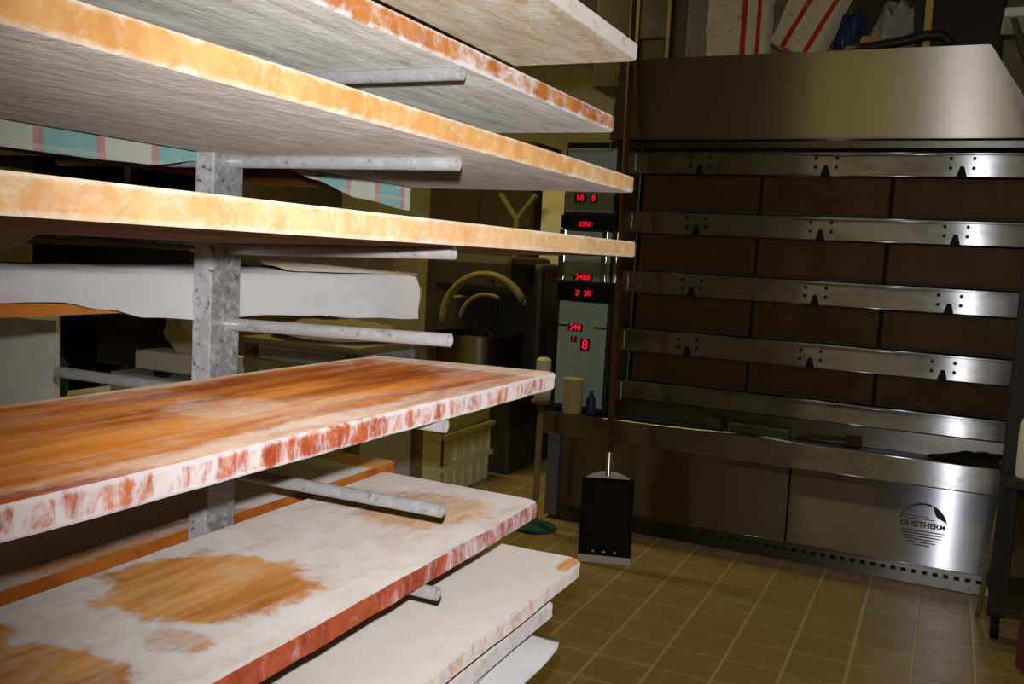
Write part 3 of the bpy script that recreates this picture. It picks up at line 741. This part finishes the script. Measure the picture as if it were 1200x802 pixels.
# spiral mixer
t = thing('dough_mixer', 'dark dough mixer with a round olive guard ring, between rack and oven', 'mixer', (-2.70, 5.50, 0))
obj('base', newbox((-.34, -.30, 0), (.34, .45, .55), .02), M['greydark'], t)
obj('column', newbox((-.32, .12, .55), (.32, .45, 1.30), .03), M['greydark'], t)
obj('head', newbox((-.30, -.22, 1.10), (.26, .45, 1.34), .05), M['greydark'], t)
bm = bmesh.new(); lathe(bm, [(.0, .56), (.24, .57), (.27, .62), (.28, .82), (.285, .84), (.275, .84), (.265, .64), (0, .60)], 32, (0, -.10, 0)); obj('bowl', bm, M['steel_dark'], t, smooth=True, sharp=40)
bm = bmesh.new()
pts = [(.14 + .29 * math.cos(a), -.33, .93 + .29 * math.sin(a)) for a in [PI * (1.02 - .85 * k / 20) for k in range(21)]]
tube(bm, pts, .024, 10)
pts = [(.15 + .18 * math.cos(a), -.33, .92 + .18 * math.sin(a)) for a in [PI * (.95 - .6 * k / 16) for k in range(17)]]
tube(bm, pts, .012, 10)
for a in (.15, .5, .85): tube(bm, [(.14 + .29 * math.cos(PI * a), -.33, .93 + .29 * math.sin(PI * a)), (.10 + .2 * math.cos(PI * a), -.05, .98 + .2 * math.sin(PI * a))], .012, 8)
obj('guard_ring', bm, M['oliveframe'], t, smooth=True)
bm = bmesh.new(); tube(bm, [(.10, -.1, 1.12), (.10, -.1, .95), (.04, -.1, .88), (.12, -.1, .80), (.04, -.1, .72), (.10, -.1, .66)], .02, 10); obj('dough_hook', bm, M['soot'], t, smooth=True)
for x, z in ((-.14, .52), (.16, .43), (.16, .34)):
    bm = bmesh.new(); tube(bm, [(x, -.315, z), (x, -.295, z)], .024, 14); obj('button', bm, M['redplastic'], t, smooth=True, sharp=40)
# cream cupboard on legs
t = thing('cream_cupboard', 'cream painted cupboard with two doors standing behind the forked stand', 'cupboard', (-2.33, 6.35, 0))
obj('carcass', newbox((-.40, 0, .10), (.45, .5, 1.98), .01), M['creampaint'], t)
obj('plinth', newbox((-.36, .04, 0), (.41, .46, .10)), M['soot'], t)
for x0, x1 in ((-.39, .095), (.105, .44)):
    d = obj('door', newbox((x0, -.02, 1.00), (x1, 0, 1.95), .005), M['creampaint'], t)
    obj('handle', newbox((x1 - .06, -.045, 1.40), (x1 - .045, -.02, 1.55), .004), M['greydark'], d)
obj('drawer_front', newbox((-.39, -.02, .14), (.44, 0, .97), .006), M['greydark'], t)
# dark tall cabinet and curtains behind
t = thing('dark_cabinet', 'tall dark brown cabinet against the back wall, above the mixer', 'cabinet', (-3.35, 6.6, 0))
obj('carcass', newbox((-.45, 0, 0), (.45, .5, 2.2), .01), plain('dark brown panel', (.055, .045, .025), .6, 0, .3, 4), t)
for x0, x1 in ((-.44, -.005), (.005, .44)):
    d = obj('door', newbox((x0, -.02, .1), (x1, 0, 2.15), .005), plain('dark brown door', (.05, .042, .026), .6, 0, .3, 4), t)
    obj('handle', newbox((x0 + .02 if x0 > -.1 else x1 - .035, -.045, 1.2), (x0 + .035 if x0 > -.1 else x1 - .02, -.02, 1.4), .004), M['chrome'], d)
bm = bmesh.new(); tube(bm, [(0, 0, .02), (0, 0, 1.62)], .022, 12)
tube(bm, [(0, 0, 1.60), (-.14, 0, 1.78)], .02, 12); tube(bm, [(0, 0, 1.60), (.14, 0, 1.78)], .02, 12); tube(bm, [(0, 0, 0), (0, 0, .03)], [.18, .16], 20)
o = obj('forked_stand', bm, M['oliveframe'], smooth=True, sharp=40); o.location = (-2.86, 6.22, 0); tag(o, 'olive forked stand rising behind the dough mixer', 'stand')
o = obj('switch_box', newbox((-.10, -.05, 0), (.10, .05, .12), .006), M['soot']); o.location = (-2.13, 6.27, 1.43)
bm = bmesh.new(); tube(bm, [(-.02, -.06, .06), (-.02, -.045, .06)], .022, 12); obj('red_lamp', bm, emit('dim red pilot lamp', (.5, .01, .02), .25), o, smooth=True, sharp=40)
tag(o, 'small dark switch box with a dim red lamp on the cream cupboard', 'switch box')
# pedestal with canister beside the oven
t = thing('pedestal_stand', 'thin olive-green pedestal stand just left of the oven', 'stand', (-1.775, 4.26, 0))
bm = bmesh.new(); tube(bm, [(0, 0, .02), (0, 0, .64)], .016, 12); obj('pole', bm, M['oliveframe'], t, smooth=True, sharp=40)
bm = bmesh.new(); lathe(bm, [(.11, 0), (.11, .015), (.03, .03)], 20); obj('foot', bm, M['teal'], t, smooth=True, sharp=40)
bm = bmesh.new(); lathe(bm, [(.05, .63), (.05, .645)], 24); obj('plate', bm, M['oliveframe'], t, smooth=True, sharp=40)
t = thing('canister', 'cream canister with a white lid on the thin pedestal stand', 'canister', (-1.772, 4.26, .646))
bm = bmesh.new(); lathe(bm, [(0, 0), (.038, 0), (.042, .01), (.042, .06), (.036, .07)], 22); obj('base_cap', bm, M['whiteplastic'], t, smooth=True, sharp=40)
bm = bmesh.new(); lathe(bm, [(.036, .065), (.036, .20), (.024, .21), (0, .21)], 22); obj('cylinder', bm, M['creampaint'], t, smooth=True, sharp=40)

# behind the rack: covered trolley, grey unit, moulding table
def hanging(name, mat, pts, z0, z1, seed, amp=.02):
    """a cloth cover hanging round a plan polyline from z1 to z0"""
    bm = bmesh.new(); P = []
    for (x0, y0), (x1, y1) in zip(pts, pts[1:]):
        n = max(2, int(math.hypot(x1 - x0, y1 - y0) / .025))
        P += [(x0 + (x1 - x0) * k / n, y0 + (y1 - y0) * k / n) for k in range(n)]
    P.append(pts[-1]); rows = []
    nz = 26
    for k in range(nz + 1):
        u = k / nz
        rows.append([bm.verts.new((x + amp * mnoise.noise(Vector((x * 9, y * 9, seed + u * .8))) * (1 - u * .6), y + amp * mnoise.noise(Vector((y * 9, x * 9, seed + 9 + u * .8))) * (1 - u * .6), z0 + (z1 - z0) * u)) for x, y in P])
    for a, b in zip(rows, rows[1:]):
        for i in range(len(a) - 1): bm.faces.new((a[i], a[i + 1], b[i + 1], b[i]))
    bm.faces.new(rows[-1])
    return obj(name, bm, mat, smooth=True, sharp=60)
o = hanging('cloth_cover', M['cover_cloth'], [(-2.6, 1.36), (-1.72, 1.36), (-1.665, 1.38), (-2.15, 1.78), (-2.6, 1.78), (-2.6, 1.36)], .02, 1.165, 4, .022)
tag(o, 'pale cloth cover hanging over a trolley at the far left edge', 'cover')
t = thing('grey_machine', 'grey painted dough machine with dark upper housing behind the rack', 'machine', (-2.9, 2.95, 0))
bm = bmesh.new(); prism(bm, [(-.60, .02), (.46, .02), (.46, .79), (-.17, .79), (-.17, .645), (-.60, .645)], 1, -.15, .28); obj('lower_housing', bm, M['greymetal'], t)
obj('upper_housing', newbox((-.42, .0, .79), (.10, .28, 1.30), .01), M['greydark'], t)
obj('front_plate', newbox((-.16, -.162, .40), (.44, -.15, .77), .004), M['greymetal'], t)
obj('control_strip', newbox((-.56, -.162, .56), (-.20, -.15, .63), .003), M['greydark'], t)
t = thing('white_tray', 'white shallow tray on short feet resting on the grey dough machine', 'tray', (-2.70, 2.88, .792))
bm = bmesh.new(); box(bm, (-.24, -.08, .025), (.17, .10, .098), .006); obj('tray_body', bm, M['whiteplastic'], t)
for x in (-.12, .08):
    for y in (-.05, .06): obj('foot', newbox((x - .025, y - .02, 0), (x + .025, y + .02, .025), .003), M['soot'], t)
o = lump('flour_sack', 'limp cream flour sack slumped over the white tray', 'sack', M['bag_cloth'], (-2.70, 2.89, .889), .15, .08, .26, 8, .3)
t = thing('moulding_table', 'olive framed work table with grey side panels behind the rack', 'table', (-2.13, 3.06, 0))
for x in (-.24, .22):
    for y in (-.23, .23): obj('leg', newbox((x - .022, y - .022, 0), (x + .022, y + .022, .965), .003), M['oliveframe'], t)
obj('crossbar', newbox((-.26, -.262, .875), (.24, -.23, .912), .003), M['oliveframe'], t)
obj('crossbar', newbox((.222, -.25, .875), (.245, .25, .912), .003), M['oliveframe'], t)
obj('tabletop', newbox((-.27, -.27, .966), (.26, .27, .992), .004), M['oliveframe'], t)
obj('side_panel', newbox((-.218, -.222, .30), (.20, -.21, .965), .002), M['greymetal'], t)
obj('side_panel', newbox((.205, -.20, .30), (.215, .20, .965), .002), M['greymetal'], t)
o = lump('dough_sack', 'rumpled cream sack lying on the olive framed work table', 'sack', M['bag_cloth'], (-2.14, 3.05, .992), .23, .23, .07, 11, .25)
t = thing('dark_rack', 'dark open equipment rack standing behind the grey dough machine', 'rack', (-4.15, 3.55, 0))
for x in (-.6, .6):
    for y in (-.25, .25): obj('upright', newbox((x - .02, y - .02, 0), (x + .02, y + .02, 1.7), .003), M['soot'], t)
for z in (.3, .75, .95, 1.68): obj('shelf', newbox((-.62, -.27, z), (.62, .27, z + .03), .003), M['oliveframe'] if z == .95 else M['soot'], t)
obj('back_plate', newbox((-.62, .25, .1), (.62, .265, 1.68)), M['soot'], t)
t = thing('teal_bottle', 'teal bottle standing beside the pale trolley cover', 'bottle', (-3.43, 2.85, .646))
bm = bmesh.new(); lathe(bm, [(0, 0), (.035, 0), (.038, .01), (.038, .13), (.015, .17)], 20); obj('bottle_body', bm, M['teal'], t, smooth=True, sharp=40)
bm = bmesh.new(); lathe(bm, [(.017, .165), (.017, .2), (0, .2)], 16); obj('cap', bm, M['soot'], t, smooth=True, sharp=40)

# ------------------------------------------------------------------ lights
def area(name, loc, target, sx, sy, e, col):
    l = bpy.data.lights.new(name, 'AREA'); l.shape = 'RECTANGLE'; l.size = sx; l.size_y = sy; l.energy = e; l.color = col
    o = bpy.data.objects.new(name, l); COL.objects.link(o); o.location = loc
    o.rotation_euler = (Vector(target) - Vector(loc)).to_track_quat('-Z', 'Y').to_euler(); return o
WARM = (1.0, .79, .26)
area('ceiling_lamp_or_fill', (-3.0, 4.6, 3.2), (-3.0, 4.6, 0), 1.4, .3, 44, WARM)
area('ceiling_lamp_or_fill', (-.3, 2.2, 3.2), (-.3, 2.2, 0), 1.6, .3, 9, WARM)
area('ceiling_lamp_or_fill', (-1.5, -1.2, 3.2), (-1.5, -1.2, 0), 1.6, .3, 5, (1.0, .86, .55))  # unseen fill added behind the camera to lift the shaded boards
fl = bpy.data.lights.new('camera_flash', 'SPOT'); fl.energy = 86; fl.color = (1.0, .97, .95); fl.shadow_soft_size = .009
fl.spot_size = math.radians(110); fl.spot_blend = 1.0
fo = bpy.data.objects.new('camera_flash', fl); COL.objects.link(fo); fo.location = (-.005, .004, 1.408)
fo.rotation_euler = Vector((-.13, .98, -.06)).to_track_quat('-Z', 'Y').to_euler()
w = bpy.data.worlds.new('World'); sc.world = w; w.use_nodes = True
w.node_tree.nodes['Background'].inputs[0].default_value = (.02, .017, .010, 1); w.node_tree.nodes['Background'].inputs[1].default_value = .5

# ------------------------------------------------------------------ camera
def n3(v): return Vector(v).normalized()
F = 1110.0
cvp = lambda p: n3(((p[0] - 600) / F, -(p[1] - 401) / F, -1))
Yc = cvp((1115, 326)); Xc = -cvp((-1900, 165)); Xc = (Xc - Yc * Xc.dot(Yc)).normalized(); Zc = Xc.cross(Yc)
Rm = Matrix((Xc, Yc, Zc))                      # camera frame to world
cam = bpy.data.cameras.new('camera'); co = bpy.data.objects.new('camera', cam); COL.objects.link(co)
cam.sensor_fit = 'HORIZONTAL'; cam.sensor_width = 36; cam.lens = 36 * F / 1200; cam.clip_start = .02
co.matrix_world = Matrix.Translation((0, 0, 1.35)) @ Rm.to_4x4()
sc.camera = co
vs = sc.view_settings; vs.view_transform = 'Standard'; vs.look = 'None'; vs.exposure = 0; vs.gamma = 1; vs.use_curve_mapping = False
